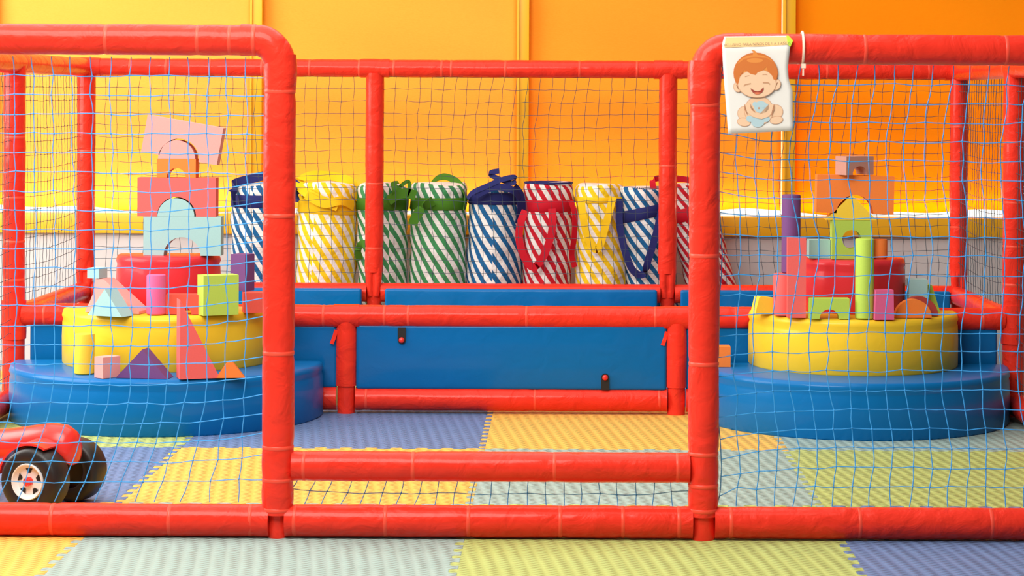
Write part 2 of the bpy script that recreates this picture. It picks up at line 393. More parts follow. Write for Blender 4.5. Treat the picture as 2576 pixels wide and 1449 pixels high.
pipe('gate_rail', front, line((XL+.038, YA, ZG), (XR-.036, YA, ZG)), .0395, [at(p,1175,YA).x-XL-.038 for p in (766, 1040, 1395, 1704)], 10)
for x in (XE0, XE1): pipe('corner_post', front, line((x, YA, 0), (x, YA, ZT+.03)), RA, [.3, .7], 11)
# steel cable tie on the right top rail
bm = sweep([Vector((at(2018,100,YA).x, YA+math.cos(a)*.043, ztr+math.sin(a)*.043)) for a in [i*PI/10 for i in range(21)]], .0035, 6)
box(bm, (at(2018,100,YA).x, YA-.035, ztr-.047), (.011, .010, .012)); box(bm, (at(2018,100,YA).x-.001, YA-.037, ztr-.060), (.004, .003, .026))
meta(obj('cable_tie', bm, CREAM), 'cream plastic cable tie round the top rail beside the baby poster', 'cable tie')

# middle low barrier
YB = 8.18; RB = .0400; XB = [-2.01, -.792, .414, 1.645]; ZMB = .354; ZLB = .052
mid = empty('padded_pipe_barrier', (XB[1], YB, 0), 'low red padded pipe barrier between the two half-round step stacks', 'barrier')
def xb(px, y=800): return at(px, y, YB).x
pipe('top_rail', mid, line((XB[0]+.035, YB, ZMB), (XB[3]-.035, YB, ZMB)), .0405, [xb(p)-XB[0]-.035 for p in (115, 815, 968, 1028, 1325, 1648, 1850, 2470)], 20)
for i in (1, 2):
    bm = pad_tube(line((XB[i], YB-.002, .10), (XB[i], YB-.002, ZMB-.02)), .0385, [.21], 21+i, .02); obj('post', bm, RED, mid, 50)
    bm = pad_tube(line((XB[i], YB-.002, 0), (XB[i], YB-.002, .115)), .0325, (), 31+i, .01); obj('post_foot', bm, RED, mid, 50)
    bm = pad_tube(line((XB[i]-.046, YB, ZMB), (XB[i]+.046, YB, ZMB)), .0428, (), 41+i, .03); obj('tee_sleeve', bm, RED, mid, 50)
    bm = ribbon([Vector((XB[i]-.036, YB-.02, ZMB-.05)), Vector((XB[i]-.043, YB-.022, ZMB-.075)), Vector((XB[i]-.052, YB-.025, ZMB-.10))], .014, (1,0,0), .003); obj('tape_end', bm, RED, mid)
for a, b, bd in ((XB[0], XB[1], []), (XB[1], XB[2], [at(922,1010,YB).x-XB[1]-.035, at(1346,1010,YB).x-XB[1]-.035, at(1658,1010,YB).x-XB[1]-.035]), (XB[2], XB[3], [.2])):
    pipe('bottom_rail', mid, line((a+.035, YB, ZLB), (b-.035, YB, ZLB)), .0425, bd, int(100+a*7))
# tall posts, rear and side frames
YC = 9.36; XC = [-2.0, -.793, .434, 1.651]; ZMC = .335; ZTC = 1.272
rear = empty('padded_pipe_fence', (XC[1], YC, 0), 'tall red padded pipe rear frame standing before the striped bags', 'play fence')
def xc(px, y=170): return at(px, y, YC).x
pipe('top_rail', rear, line((XC[0], YC, ZTC), (XC[3], YC, ZTC)), .0372, [xc(p)-XC[0] for p in (330, 420, 530, 660, 780, 905, 992, 1112, 1136, 1272, 1458, 1602, 1652, 1900, 2080, 2335)], 50, pinch=.07)
for i, x in enumerate(XC):
    pipe('post', rear, line((x, YC, .42), (x, YC, ZTC-.02)), .0385, [(.83, .5), (.1, .79-.42), (.45,), (.2, .62)][i], 60+i, wob=.018)
    bm = pad_tube(line((x, YC, 0), (x, YC, .43)), .030, (), 65+i, .03); obj('post_foot', bm, RED, rear, 50)
    for s in (-1, 1):   # open ends of the padding over the low joint
        bm = sweep([Vector((x+s*.016, YC-.014, .44)), Vector((x+s*.017, YC-.020, .38)), Vector((x+s*.012, YC-.022, .32))], lambda L, th: .020-.06*L, 12); obj('joint_flap', bm, RED, rear, 50)
    bm = pad_tube(line((x-.06, YC, ZTC), (x+.06, YC, ZTC)), .0392, (), 70+i, .04); obj('tee_sleeve', bm, RED, rear, 50)
for a, b in zip(XC, XC[1:]):
    pipe('low_rail', rear, line((a+.03, YC, ZMC), (b-.03, YC, ZMC)), .0395, [], int(80+a*3))
    pipe('bottom_rail', rear, line((a+.03, YC, .05), (b-.03, YC, .05)), .04, [], int(90+a*3))
for side, x in ((0, XB[0]), (1, XB[3])):
    nm = ['left', 'right'][side]
    sd = empty('padded_pipe_side_fence', (x, YB, 0), 'red padded pipe side frame at the %s end of the play pen' % nm, 'play fence')
    pipe('post', sd, line((x, YB, 0), (x, YB, ZTC-.01)), RB*1.0, [.33, .48, .62, .78, 1.0], 110+side, wob=.02)
    pipe('top_rail', sd, line((x, YA+.05, ZTC+.004), (x, YC-.02, ZTC-.002)), .038, [.4, .9, 1.4, 2.3, 2.9], 112+side, wob=.014)
    pipe('low_rail', sd, line((x, YB+.035, ZMC+.01), (x, YC-.03, ZMC)), .039, [.55], 114+side)
    pipe('bottom_rail', sd, line((x, YA+.045, .05), (x, YB-.045, .05)), .041, [.5, 1.2, 1.9], 116+side)
    pipe('bottom_rail', sd, line((x, YB+.045, .05), (x, YC-.045, .05)), .041, [.6], 118+side)
    bm = pad_tube(line((x, YB, ZMC-.07), (x, YB, ZMC+.07)), RB*1.12, (), 120+side, .04); obj('joint_sleeve', bm, RED, sd, 50)

# ------------------------------------------------------------------ blue padded panels
def panel(x0, x1, z0, z1, y0, th, name, label, grp, b=.012, creases=0, seed=0, bolts=()):
    bm = bmesh.new(); nx = 48; nz_ = 10
    rnd = random.Random(seed)
    box(bm, ((x0+x1)/2, y0+th/2, (z0+z1)/2), (x1-x0, th, z1-z0)); bevel_sharp(bm, b, 3)
    bmesh.ops.bisect_plane(bm, geom=bm.verts[:]+bm.edges[:]+bm.faces[:], plane_co=(0,0,(z0+z1)/2), plane_no=(0,0,1))
    for i in range(1, nx):
        bmesh.ops.bisect_plane(bm, geom=bm.verts[:]+bm.edges[:]+bm.faces[:], plane_co=(x0+(x1-x0)*i/nx, 0, 0), plane_no=(1,0,0))
    for k in range(1, nz_):
        bmesh.ops.bisect_plane(bm, geom=bm.verts[:]+bm.edges[:]+bm.faces[:], plane_co=(0, 0, z0+(z1-z0)*k/nz_), plane_no=(0,0,1))
    cr = [(rnd.uniform(x0, x1), rnd.uniform(.015, .04), rnd.uniform(.2, 1), rnd.uniform(-.7, .7)) for _ in range(creases)]
    for v in bm.verts:
        if v.co.y < y0+th*.4:
            u = (v.co.x-x0)/(x1-x0); q = (v.co.z-z0)/(z1-z0); edge = min(1, 6*min(u, 1-u))*min(1, 3*min(q, 1-q))
            d = -.006*edge
            for c, wd, am, sl in cr: d -= .005*am*math.exp(-((v.co.x-c-sl*(v.co.z-z1))/wd)**2)*edge
            v.co.y += d
    root = empty(name, ((x0+x1)/2, y0+th/2, z0), label, 'padded panel', grp)
    obj('pad', bm, BLUE, root, 50)
    for (bx, bz, up) in bolts:
        # black keyhole slot with a red cap
        pr = [(bx-.0145, bz), (bx-.0145, bz+up*.05)]; 
        P = [Vector((bx+.0145*math.cos(a), bz-up*.0+.0145*math.sin(a))) for a in [PI+i*PI/10 for i in range(11)]] if up > 0 else [Vector((bx+.0145*math.cos(a), bz+.0145*math.sin(a))) for a in [i*PI/10 for i in range(11)]]
        P = [(p.x, p.y) for p in P]+([(bx+.0145, bz+.045), (bx-.0145, bz+.045)] if up > 0 else [(bx-.0145, bz-.045), (bx+.0145, bz-.045)])
        sl = obj('bolt_slot', prism(P, y0-.010, y0-.0065), BLACK, root, 30)
        bm = bmesh.new(); bmesh.ops.create_uvsphere(bm, u_segments=20, v_segments=12, radius=.0105, matrix=Matrix.Translation((bx, y0-.013, bz))); obj('bolt_cap', bm, REDP, sl, 60)
    return root
gB = 'blue padded panels in the middle barrier'
panel(XB[0]+.062, XB[1]-.034, .090, .322, YB-.012, .035, 'safety_pad', 'dark blue padded panel in the barrier behind the left step stack', gB, seed=1, bolts=((XB[0]+.225, .285, 1), (XB[0]+.225, .15, -1)))
b1 = at(1012, 853, YB); b2 = at(1522, 947, YB)
panel(XB[1]+.036, XB[2]-.036, .088, .325, YB-.022, .04, 'safety_pad', 'wide blue padded panel in the middle of the low barrier with two red caps', gB, seed=2, bolts=((b1.x, b1.z, 1), (b2.x, b2.z, -1)))
panel(XB[2]+.034, XB[3]-.060, .090, .322, YB-.012, .035, 'safety_pad', 'dark blue padded panel in the barrier behind the right step stack', gB, seed=3, bolts=((XB[3]-.235, .285, 1),))
gC = 'blue pads hung on the rear frame'
for (a, b), lb, sd_ in zip(zip(XC, XC[1:]), ('long blue pad hung low on the rear frame at left, below the leftmost blue bag', 'long creased blue pad hung low on the rear frame below the middle bags', 'long blue pad hung low on the rear frame behind the right step stack'), (5, 6, 7)):
    panel(a+.052, b-.045, .02, .357, YC-.085, .038, 'rear_pad', lb, gC, .010, 14, sd_)

# ------------------------------------------------------------------ nets
def net(name, fn, nu, nv, r, mat, label, jit=.15, seed=0, ends=True, knot=2.1, skip=None):
    rnd = random.Random(seed); bm = bmesh.new(); N = {}
    for i in range(nu+1):
        for j in range(nv+1):
            ii = i+(rnd.uniform(-jit, jit) if 0 < i < nu else 0); jj = j+(rnd.uniform(-jit, jit)*.7 if 0 < j < nv else 0)
            N[i, j] = fn(ii, jj)
    def seg(a, b):
        t = (b-a)
        if t.length < 1e-5: return
        t.normalize(); s = t.cross(Vector((.3, .9, .31))).normalized(); q = t.cross(s)
        A = [bm.verts.new(a+s*(r*math.cos(k*PI/2))+q*(r*math.sin(k*PI/2))) for k in range(4)]
        B = [bm.verts.new(b+s*(r*math.cos(k*PI/2))+q*(r*math.sin(k*PI/2))) for k in range(4)]
        for k in range(4): bm.faces.new((A[k], A[(k+1)%4], B[(k+1)%4], B[k]))
    for (i, j), p in N.items():
        for di, dj in ((1, 0), (0, 1)):
            q = N.get((i+di, j+dj))
            if q is None: continue
            if di and (j == 0 or j == nv) and not ends: continue
            L = (q-p).length; off = Vector((rnd.uniform(-1, 1), rnd.uniform(-1, 1)*.5, rnd.uniform(-1, .4)))*L*.035
            m_ = (p+q)/2+off; seg(p, m_); seg(m_, q)
        if 0 < i < nu and 0 < j < nv:
            bmesh.ops.create_icosphere(bm, subdivisions=1, radius=r*knot, matrix=Matrix.Translation(p))
    o = obj(name, bm, mat, None, 60); meta(o, label, 'net'); return o
NB = .00135
# front left net
x0n, x1n, z0n, z1n = XE0+.03, XL-.038, .088, 1.262
nu = round((x1n-x0n)/.0518); nv = round((z1n-z0n)/.0508)
def fL(i, j):
    x = x0n+(x1n-x0n)*i/nu; z = z0n+(z1n-z0n)*j/nv; y = YA+.01
    low = max(0, (.42-z)/.33); e = min(1, (x1n-x)/.2); lowf = min(1, (z-z0n)/.05)
    x -= .085*low**1.6*e
    y += .05*math.sin(PI*min(1, max(0, (z-z0n)/(z1n-z0n))))*math.sin(PI*min(1, max(0, i/nu)))
    k = max(0, 1-(x1n-x)/.32); z += .030*k*k*(1 if z < .95 else 0)*min(1, (z-z0n)*8)-.0*k
    return Vector((x, y, z))
net('safety_net', fL, nu, nv, NB, NETB, 'light blue square mesh net filling the front frame left of the gate', .09, 1, False)
x0m, x1m = XR+.038, XE1-.03; nu2 = round((x1m-x0m)/.0508); nv2 = nv+0
def fR(i, j):
    x = x0m+(x1m-x0m)*i/nu2; z = z0n-.003+(z1n-.01-z0n)*j/nv2; y = YA+.01+.05*math.sin(PI*j/nv2)*math.sin(PI*min(1, max(0, i/nu2)))
    k = max(0, 1-(x-x0m)/.25); z += .028*k*k*math.cos(PI*j/nv2)*-1*(1 if 1 < j < nv2-1 else 0)
    x += .010*math.sin(j*.6)*(1-.3*math.sin(i)); return Vector((x, y, z))
net('safety_net', fR, nu2, nv2, NB, NETB, 'light blue square mesh net filling the front frame right of the gate, under the poster', .10, 2, False)
def fG(i, j):
    x = XL+.035+(XR-XL-.07)*i/22; zz = [.080, .112, ZG-.035]; j_ = max(0, min(2, j)); a = int(min(1, math.floor(j_))); z = zz[a]+(zz[a+1]-zz[a])*(j_-a)
    x += .022*(j_-1)*max(0, 1-i/14)*.8; z += .012*(math.exp(-i/1.2)+math.exp(-(22-i)/1.2))*(1 if .5 < j_ < 1.5 else 0)
    return Vector((x, YA+.012+.01*j_, z))
net('safety_net', fG, 22, 2, NB*.9, NETB, 'short strip of blue net below the gate rail', .08, 3, True)
ND = .00105
for b in range(3):
    a0, a1 = XC[b]+.036, XC[b+1]-.036; nn = round((a1-a0)/.0498); vv = round((ZTC-.03-.37)/.0505)
    def fC(i, j, a0=a0, a1=a1, nn=nn, vv=vv, b=b):
        x = a0+(a1-a0)*i/nn; z = .37+(ZTC-.035-.37)*j/vv
        x += .020*math.sin(j*.33+b)*math.sin(PI*i/nn)+.02*max(0, .35-j/vv)*math.sin(PI*i/nn)
        z -= .010*math.sin(PI*i/nn)*math.sin(PI*j/vv); y = YC-.01-.03*math.sin(PI*i/nn)*math.sin(PI*j/vv)
        return Vector((x, y, z))
    net('rear_net', fC, nn, vv, ND, NETD, ['dark square mesh net in the rear frame behind the left block tower', 'dark square mesh net in the rear frame across the middle bags', 'dark square mesh net in the rear frame behind the right block tower'][b], .09, 10+b)
for s, x in ((0, XB[0]), (1, XB[3])):
    for y0, y1, zb, k, lb in ((YB+.03, YC-.03, .375, 0, 'behind the tall corner post'), (YA+.05, YB-.03, .09, 1, 'before the corner post')):
        nn = round((y1-y0)/.05); vv = round((ZTC-.03-zb)/.05)
        def fS(i, j, x=x, y0=y0, y1=y1, zb=zb, nn=nn, vv=vv, s=s):
            y = y0+(y1-y0)*i/nn; z = zb+(ZTC-.035-zb)*j/vv
            return Vector((x+(.03 if s == 0 else -.03)*math.sin(PI*i/nn)*math.sin(PI*j/vv)*(.3), y, z-.02*math.sin(PI*i/nn)*(1-j/vv)))
        net('side_net', fS, nn, vv, ND, NETD, 'dark mesh net on the %s side, %s' % (['left', 'right'][s], lb), .05, 20+s*2+k)

# ------------------------------------------------------------------ half-round soft steps
YS = 8.128
def half_disc(cx, R, z0, z1, mat, label, name='soft_step', rim=.014):
    bm = bmesh.new(); n = 56
    prof = [(0, z0), (R, z0)]
    def ring(r, z):
        vs = []
        for k in range(n+1):
            a = PI+PI*k/n; vs.append(bm.verts.new((cx+math.cos(a)*r, YS+math.sin(a)*r, z)))
        return vs
    h = z1-z0; rr = [(R-.004, z0), (R, z0+.006), (R+.001, z0+h*.5), (R-.001, z1-h*.24), (R-.0045, z1-h*.185), (R+.001, z1-h*.12), (R-.001, z1-rim), (R-rim*.3, z1-rim*.3), (R-rim, z1), (R*.6, z1+.002), (R*.25, z1+.002)]
    rings = [ring(*q) for q in rr]
    for A, B in zip(rings, rings[1:]):
        for k in range(n): bm.faces.new((A[k], A[k+1], B[k+1], B[k]))
    bm.faces.new(rings[-1]); bm.faces.new(rings[0][::-1])
    # flat back
    side = [r[0] for r in rings]+[r[-1] for r in rings[::-1]]
    bm.faces.new(side)
    o = obj(name, bm, mat, None, 50); meta(o, label, 'soft step', 'half-round soft steps in two stacks'); return o
cxL, cxR = at(424, 900, YS).x, at(2144, 900, YS).x
for cx, sd in ((cxL, 'left'), (cxR, 'right')):
    half_disc(cx, .562, 0, .194, BLUE2, 'large blue half-round soft step at the bottom of the %s stack' % sd)
    half_disc(cx, .378, .195, .389, YELV, 'yellow half-round soft step, middle tier of the %s stack' % sd)
    half_disc(cx, .188, .390, .582, REDV, 'small red half-round soft step on top of the %s stack' % sd)
Z1, Z2, Z3 = .1955, .3915, .584

# ------------------------------------------------------------------ foam blocks
U = .139   # long edge of a small block
def semi(r, cx=0, z=0, n=24, a0=0, a1=PI): return [(cx+r*math.cos(a0+(a1-a0)*i/n), z+r*math.sin(a0+(a1-a0)*i/n)) for i in range(n+1)]
def arch(w, h, r, n=24):
    return [(-w/2, 0), (-w/2, h), (w/2, h), (w/2, 0)]+semi(r, 0, 0, n)
def rect(w, h): return [(-w/2, 0), (w/2, 0), (w/2, h), (-w/2, h)]
def blk(name, poly, x, yf, z, mat, label, dep=.068, yaw=0, tilt=0, bev=.0035, cat='foam block', grp='coloured foam building blocks'):
    """x,z = middle of the bottom edge of the front face, yf = distance of the front face"""
    bm = prism(poly, 0, dep); bevel_sharp(bm, bev, 2, 50)
    o = obj(name, bm, mat, None, 35)
    o.location = (x, yf, z); o.rotation_euler = (0, tilt, yaw); meta(o, label, cat, grp); return o
def cyl(name, x, yc, z, r, h, mat, label, bev=.004):
    bm = lathe([(r-bev, 0), (r, bev), (r, h-bev), (r-bev*.3, h-bev*.3), (r-bev, h)], 32)
    o = obj(name, bm, mat, None, 40); o.location = (x, yc, z); meta(o, label, 'foam block', 'coloured foam building blocks'); return o
def X(px, Y, py=600): return at(px, py, Y).x
# left stack, on the red tier
yf = 8.00
blk('arch_block', arch(.277, .139, .066), X(458, yf), yf, Z3, FO['lblue'], 'light blue foam arch at the base of the left tower, on the red step')
blk('half_round_block', semi(.066), X(442, yf), yf, Z3+.1395, FO['lblue'], 'light blue half-round foam block under the coral arch')
blk('arch_block', arch(.280, .139, .070), X(443.5, yf), yf, Z3+.1395, FO['coral'], 'coral red foam arch in the left tower above the light blue arch')
blk('small_arch_block', arch(.139, .067, .034), X(442.5, yf), yf, Z3+.279, FO['orange'], 'small orange foam arch in the left tower below the pink one')
blk('half_round_block', semi(.066), X(443, yf), yf, Z3+.3465, FO['pink'], 'pink half-round foam block under the tilted pink arch')
blk('arch_block', arch(.275, .134, .071), X(449, yf), yf, Z3+.3475, FO['pink'], 'tilted pink foam arch crowning the left tower', tilt=math.radians(9.8))
# left stack, on the yellow tier
y2 = 7.83
pl = [(-.128, 0), (-.124, .012), (-.110, .036), (-.098, .062), (-.092, .090), (-.090, .118), (-.055, .118), (.085, .010), (.085, 0)]
blk('ramp_block', pl, X(293, y2), y2+.02, Z2, FO['pink'], 'pale pink foam ramp block with a curved left side on the yellow step', .075, math.radians(-18))
blk('small_block', rect(.046, .036), X(231, y2+.03), y2+.052, Z2+.1195, FO['lblue'], 'little light blue foam block on top of the pale pink ramp', .06, math.radians(-18))
blk('triangle_block', [(-.072, 0), (.072, 0), (0, .094)], X(272, y2-.03), y2-.085, Z2, FO['lblue'], 'light blue foam triangle leaning before the pale pink ramp', .07, math.radians(-24))
cyl('cylinder_block', X(391, 7.80), 7.82, Z2, .0335, .139, FO['magenta'], 'magenta pink foam cylinder standing on the left yellow step')
blk('small_arch_block', arch(.136, .068, .026), X(465, y2), y2-.01, Z2, FO['red'], 'small coral foam arch beside the magenta cylinder on the left yellow step')
blk('square_block', rect(.128, .139), X(557, 7.80), 7.80, Z2, FO['green'], 'lime green square foam block on the left yellow step', .068, math.radians(27), bev=.008)
blk('brick_block', rect(.139, .070), X(668, 7.93), 7.90, Z2, FO['red'], 'brick red foam block lying below the purple one on the left yellow step', .07, math.radians(14))
blk('tall_block', rect(.060, .130), X(601, 7.97), 7.95, Z2+.0715, FO['purple'], 'dark purple foam block stacked on the brick red one, left stack', .062, math.radians(-24))
# left stack, on the blue tier
cyl('cylinder_block', X(214, 7.72), 7.72, Z1, .034, .139, FO['yellow'], 'yellow foam cylinder standing on the left blue step')
blk('cube_block', rect(.048, .0715), X(249, 7.60), 7.605, Z1, FO['pink'], 'small pink foam cube on the left blue step', .072, math.radians(-42))
blk('triangle_block', [(-.092, 0), (.090, 0), (.001, .098)], X(358, 7.60), 7.60, Z1, FO['purple'], 'purple foam triangle on the left blue step', .068, math.radians(-8))
blk('tall_triangle_block', [(-.066, 0), (.071, 0), (-.066, .270)], X(503, 7.60), 7.60, Z1, FO['coral'], 'tall pointed coral foam triangle on the left blue step', .065, math.radians(20))
blk('half_round_block', [(-.046, 0), (.050, 0), (.008, .054), (-.010, .052)], X(580, 7.62), 7.625, Z1, FO['orange'], 'small orange faceted foam block on the left blue step', .04, math.radians(8))
# right stack, on the red tier
yf = 8.00
def Xr(px, Y=8.0): return at(px, 600, Y).x
pg = rect(.140, .139)
bm = bmesh.new()
def plate_hole(w, h, hr, hz, dep, n=32):
    bm = bmesh.new(); fr = []; bk = []
    for y, L in ((0, fr), (dep, bk)):
        out = []; inn = []
        for k in range(n):
            a = 2*PI*k/n+PI/4; c, s = math.cos(a), math.sin(a); m_ = max(abs(c), abs(s))
            out.append(bm.verts.new((c/m_*w/2, y, h/2+s/m_*h/2))); inn.append(bm.verts.new((c*hr, y, hz+s*hr)))
        L += [out, inn]
    for k in range(n):
        j = (k+1) % n
        bm.faces.new((fr[0][k], fr[0][j], fr[1][j], fr[1][k])); bm.faces.new((bk[0][k], bk[1][k], bk[1][j], bk[0][j]))
        bm.faces.new((fr[0][k], bk[0][k], bk[0][j], fr[0][j])); bm.faces.new((fr[1][k], fr[1][j], bk[1][j], bk[1][k]))
    return bm
bm = plate_hole(.140, .139, .034, .071, .068); bevel_sharp(bm, .0035, 2, 50)
o = obj('window_block', bm, FO['green'], None, 35); o.location = (Xr(2141), 7.98, Z3); meta(o, 'lime green square foam block with a round hole on the right red step', 'foam block', 'coloured foam building blocks')
blk('triangle_block', [(-.092, 0), (.090, 0), (0, .091)], Xr(2141), 7.985, Z3+.140, FO['yellow'], 'yellow foam triangle roof on the holed green block')
blk('arch_block', arch(.276, .136, .066), Xr(2149), 7.985, Z3+.163, FO['orange'], 'large orange foam arch balanced on the yellow triangle, right tower', tilt=math.radians(1.3))
blk('small_arch_block', arch(.118, .0665, .032), Xr(2160), 7.97, Z3+.3015, FO['tan'], 'dusty pink small foam arch crowning the right tower', .068, math.radians(28))
blk('small_block', rect(.076, .066), Xr(2064), 8.02, Z3, FO['lblue'], 'light blue foam block beside the holed green one on the right red step')
cyl('cylinder_block', Xr(2218), 8.04, Z3, .026, .069, FO['orange'], 'short orange foam cylinder on the right red step')
# right stack, on the yellow tier
blk('wedge_block', [(-.055, 0), (.04, 0), (.04, .052), (-.032, .064), (-.040, .060)], Xr(1940, 7.9), 7.93, Z2, FO['yellow'], 'pale yellow foam wedge at the left rim of the right yellow step', .06, math.radians(12))
cyl('cylinder_block', Xr(1971, 7.88), 7.90, Z2, .0335, .148, FO['coral'], 'coral foam cylinder standing below the tall purple one')
cyl('cylinder_block', Xr(1991, 7.90), 7.915, Z2+.1485, .0335, .277, FO['purple'], 'tall purple foam cylinder standing on the coral cylinder')
blk('tall_block', rect(.064, .279), Xr(2005, 7.81), 7.81, Z2, FO['coral'], 'tall coral square foam column on the right yellow step', .062, math.radians(-2))
blk('small_arch_block', arch(.139, .070, .034), Xr(2087, 7.78), 7.775, Z2, FO['green'], 'small lime green foam arch on the right yellow step', .066, math.radians(-2))
cyl('cylinder_block', Xr(2176, 7.79), 7.795, Z2, .0325, .279, FO['green'], 'tall lime green foam cylinder on the right yellow step')
blk('brick_block', [(-.033, 0), (.035, 0), (.033, .103), (-.030, .103)], Xr(2225, 7.76), 7.757, Z2, FO['magenta'], 'magenta foam block on the right yellow step', .05, math.radians(6))
blk('half_round_block', semi(.065), Xr(2300, 7.82), 7.83, Z2, FO['orange'], 'orange half-round foam block on the right yellow step', .03, math.radians(4))
blk('half_round_block', semi(.068), Xr(2313, 7.90), 7.90, Z2, FO['dred'], 'dark red half-round foam block behind the orange one', .04)
blk('tall_block', rect(.066, .120), Xr(2311, 8.0), 8.0, Z2, FO['lblue'], 'light blue foam block at the back right of the right yellow step', .06)
blk('triangle_block', [(-.05, 0), (.06, 0), (.03, .095), (-.05, .100)], Xr(2322, 8.08), 8.063, Z2, FO['green'], 'green foam wedge showing behind the light blue block, right step', .05)
# right stack, on the blue tier
blk('brick_block', rect(.075, .072), Xr(1812, 8.02), 8.00, Z1, FO['orange'], 'orange foam block partly behind the right gate post on the blue step', .07, bev=.009)

# ------------------------------------------------------------------ striped bags
def bag(px, topy, botpx, key, label, r=.116, seam=-1.7, lean=None, band_y=(490, 530), band_tilt=0, straps=(), seed=0, top='round', Y=9.56, stretch=1, phase=0):
    """standing canvas bag, straight path from the floor point to the top"""
    rnd = random.Random(seed)
    top_p = at(px, topy, Y); bot = Vector((at(botpx, 715, Y).x, Y, 0)); b715 = at(botpx, 715, Y).z
    # extend the lean down to the floor
    dx = (at(botpx, 715, Y).x-top_p.x)/(b715-top_p.z); base = Vector((top_p.x+dx*(0-top_p.z), Y, 0)); 
    root = empty('striped_bag', base, label, 'bag', 'striped canvas bags behind the rear frame')
    Hh = top_p.z; bm = bmesh.new(); uvl = bm.loops.layers.uv.new('UVMap'); n = 48
    ph = [rnd.uniform(0, 6.28) for _ in range(6)]
    def rr(th, z):
        q = z/Hh
        k = 1+.024*math.sin(3*th+ph[0]+q*4)+.020*math.sin(q*26+ph[1]+2*th)+.018*math.sin(q*47+th*3+ph[2])+.010*math.sin(q*70+th*7+ph[4])+.03*math.sin(q*5+ph[3])
        return r*k*(1 if q < .97 else 1)
    zs = [0, .008]+[Hh*(.02+.95*i/46) for i in range(47)]+[Hh-.010, Hh-.003]
    rings = []
    for zi, z in enumerate(zs):
        sh = 1.0 if 0 < zi < len(zs)-2 else (.95 if zi != len(zs)-1 else .88)
        c = Vector((base.x+dx*z, Y, 0)); R = []
        for k in range(n+1):
            th = seam+2*PI*k/n; R.append((bm.verts.new((c.x+math.cos(th)*rr(th, z)*sh, c.y+math.sin(th)*rr(th, z)*sh*.92, z+(.006*math.sin(2*th+ph[4]) if zi > 40 else 0))), 2*PI*k/n*r))
        rings.append((R, z))
    def face(vs, uvs):
        f = bm.faces.new(vs)
        for l, uv in zip(f.loops, uvs): l[uvl].uv = uv
    for (A, za), (B, zb) in zip(rings, rings[1:]):
        for k in range(n):
            face((A[k][0], A[k+1][0], B[k+1][0], B[k][0]), ((A[k][1]+phase, za), (A[k+1][1]+phase, za), (B[k+1][1]+phase, zb), (B[k][1]+phase, zb)))
    # top: puckered lid
    R, z = rings[-1]; c = bm.verts.new((base.x+dx*Hh, Y, Hh+(.004 if top == 'round' else -.03)))
    for k in range(n): face((R[k][0], R[k+1][0], c), ((0, z), (.01, z), (.005, z+.01)))
    R, z = rings[0]; c = bm.verts.new((base.x, Y, 0))
    for k in range(n): face((R[k+1][0], R[k][0], c), ((0, 0), (0, 0), (0, 0)))
    body = obj('body', bm, ST[key], root, 60)
    if top == 'open':
        bm = sweep([Vector((base.x+dx*Hh+math.cos(a)*r*.94, Y+math.sin(a)*r*.86, Hh-.001)) for a in [i*PI/16 for i in range(33)]], .005, 8); obj('rim', bm, SB['blue'], root)
    # band round the bag
    za, zb = at(px, band_y[1], Y-r).z, at(px, band_y[0], Y-r).z
    bm = bmesh.new(); RR = []
    for zz, off in ((za, .0005), (za+.003, .0035), (zb-.003, .0035), (zb, .0005)):
        R = []
        for k in range(48):
            th = 2*PI*k/48; zt = zz+band_tilt*math.cos(th)*r; R.append(bm.verts.new((base.x+dx*zt+math.cos(th)*(rr(th, zt)+off+.001), Y+math.sin(th)*(rr(th, zt)+off+.001)*.92-.0005, zt)))
        RR.append(R)
    for A, B in zip(RR, RR[1:]):
        for k in range(48): bm.faces.new((A[k], A[(k+1)%48], B[(k+1)%48], B[k]))
    obj('band', bm, SB[key], root, 60)
    for st in straps:
        pts, wd, wdir = st
        P = [at(a, b, Y+dy) for a, b, dy in pts]
        obj('strap', ribbon(P, wd, wdir, .003), SB[key], root, 50)
    return root
f_ = -.128; g_ = -.145
bag(660, 462, 655, 'blue', 'blue and white striped bag, leftmost, half hidden by the left gate post', .128, -1.75, band_y=(492, 524), seed=1,
    straps=[([(590, 520, f_), (586, 480, -.10), (592, 462, -.06), (640, 448, -.02), (690, 440, 0), (740, 462, -.04), (748, 482, -.09), (738, 508, f_)], .040, [(0,1,.2),(0,.6,.8),(0,.4,1),(0,.5,1),(0,.5,1),(0,.6,.8),(0,1,.2),(1,0,.3)])], phase=.02)
bag(826, 458, 818, 'yellow', 'yellow and white striped bag beside the left gate post', .127, -1.95, band_y=(498, 540), band_tilt=-.05, seed=2, stretch=1.2,
    straps=[([(850, 520, f_), (800, 500, f_), (762, 478, -.10), (752, 455, -.03), (790, 441, 0), (850, 446, .02), (888, 462, .0), (892, 500, -.05)], .040, [(0,0,1),(.3,0,1),(.8,.3,.4),(.5,.8,.4),(0,.4,1),(0,.4,1),(.5,.6,.3),(.2,1,0)]),
            ([(770, 490, f_), (815, 512, f_-.01), (860, 505, f_), (890, 520, -.07)], .036, (0,0,1))])
bag(962, 460, 963, 'green', 'green and white striped bag behind the left rear post, with knotted strap', .105, -1.25, band_y=(499, 530), seed=3,
    straps=[([(978, 505, f_), (1000, 490, g_), (1022, 486, g_), (1046, 492, g_)], .042, (0,0,1)),
            ([(992, 500, f_), (994, 478, g_), (990, 462, -.12), (1002, 458, -.11)], .024, (1,0,0)),
            ([(1014, 495, g_), (1004, 474, g_), (1026, 456, g_), (1030, 474, g_), (1022, 494, g_)], .016, [(1,0,.2),(1,0,.5),(0,0,1),(1,0,0),(1,0,.3)]),
            ([(905, 655, -.10), (900, 630, -.11), (912, 612, -.11), (925, 622, f_)], .030, (.4,0,1))], phase=.01)
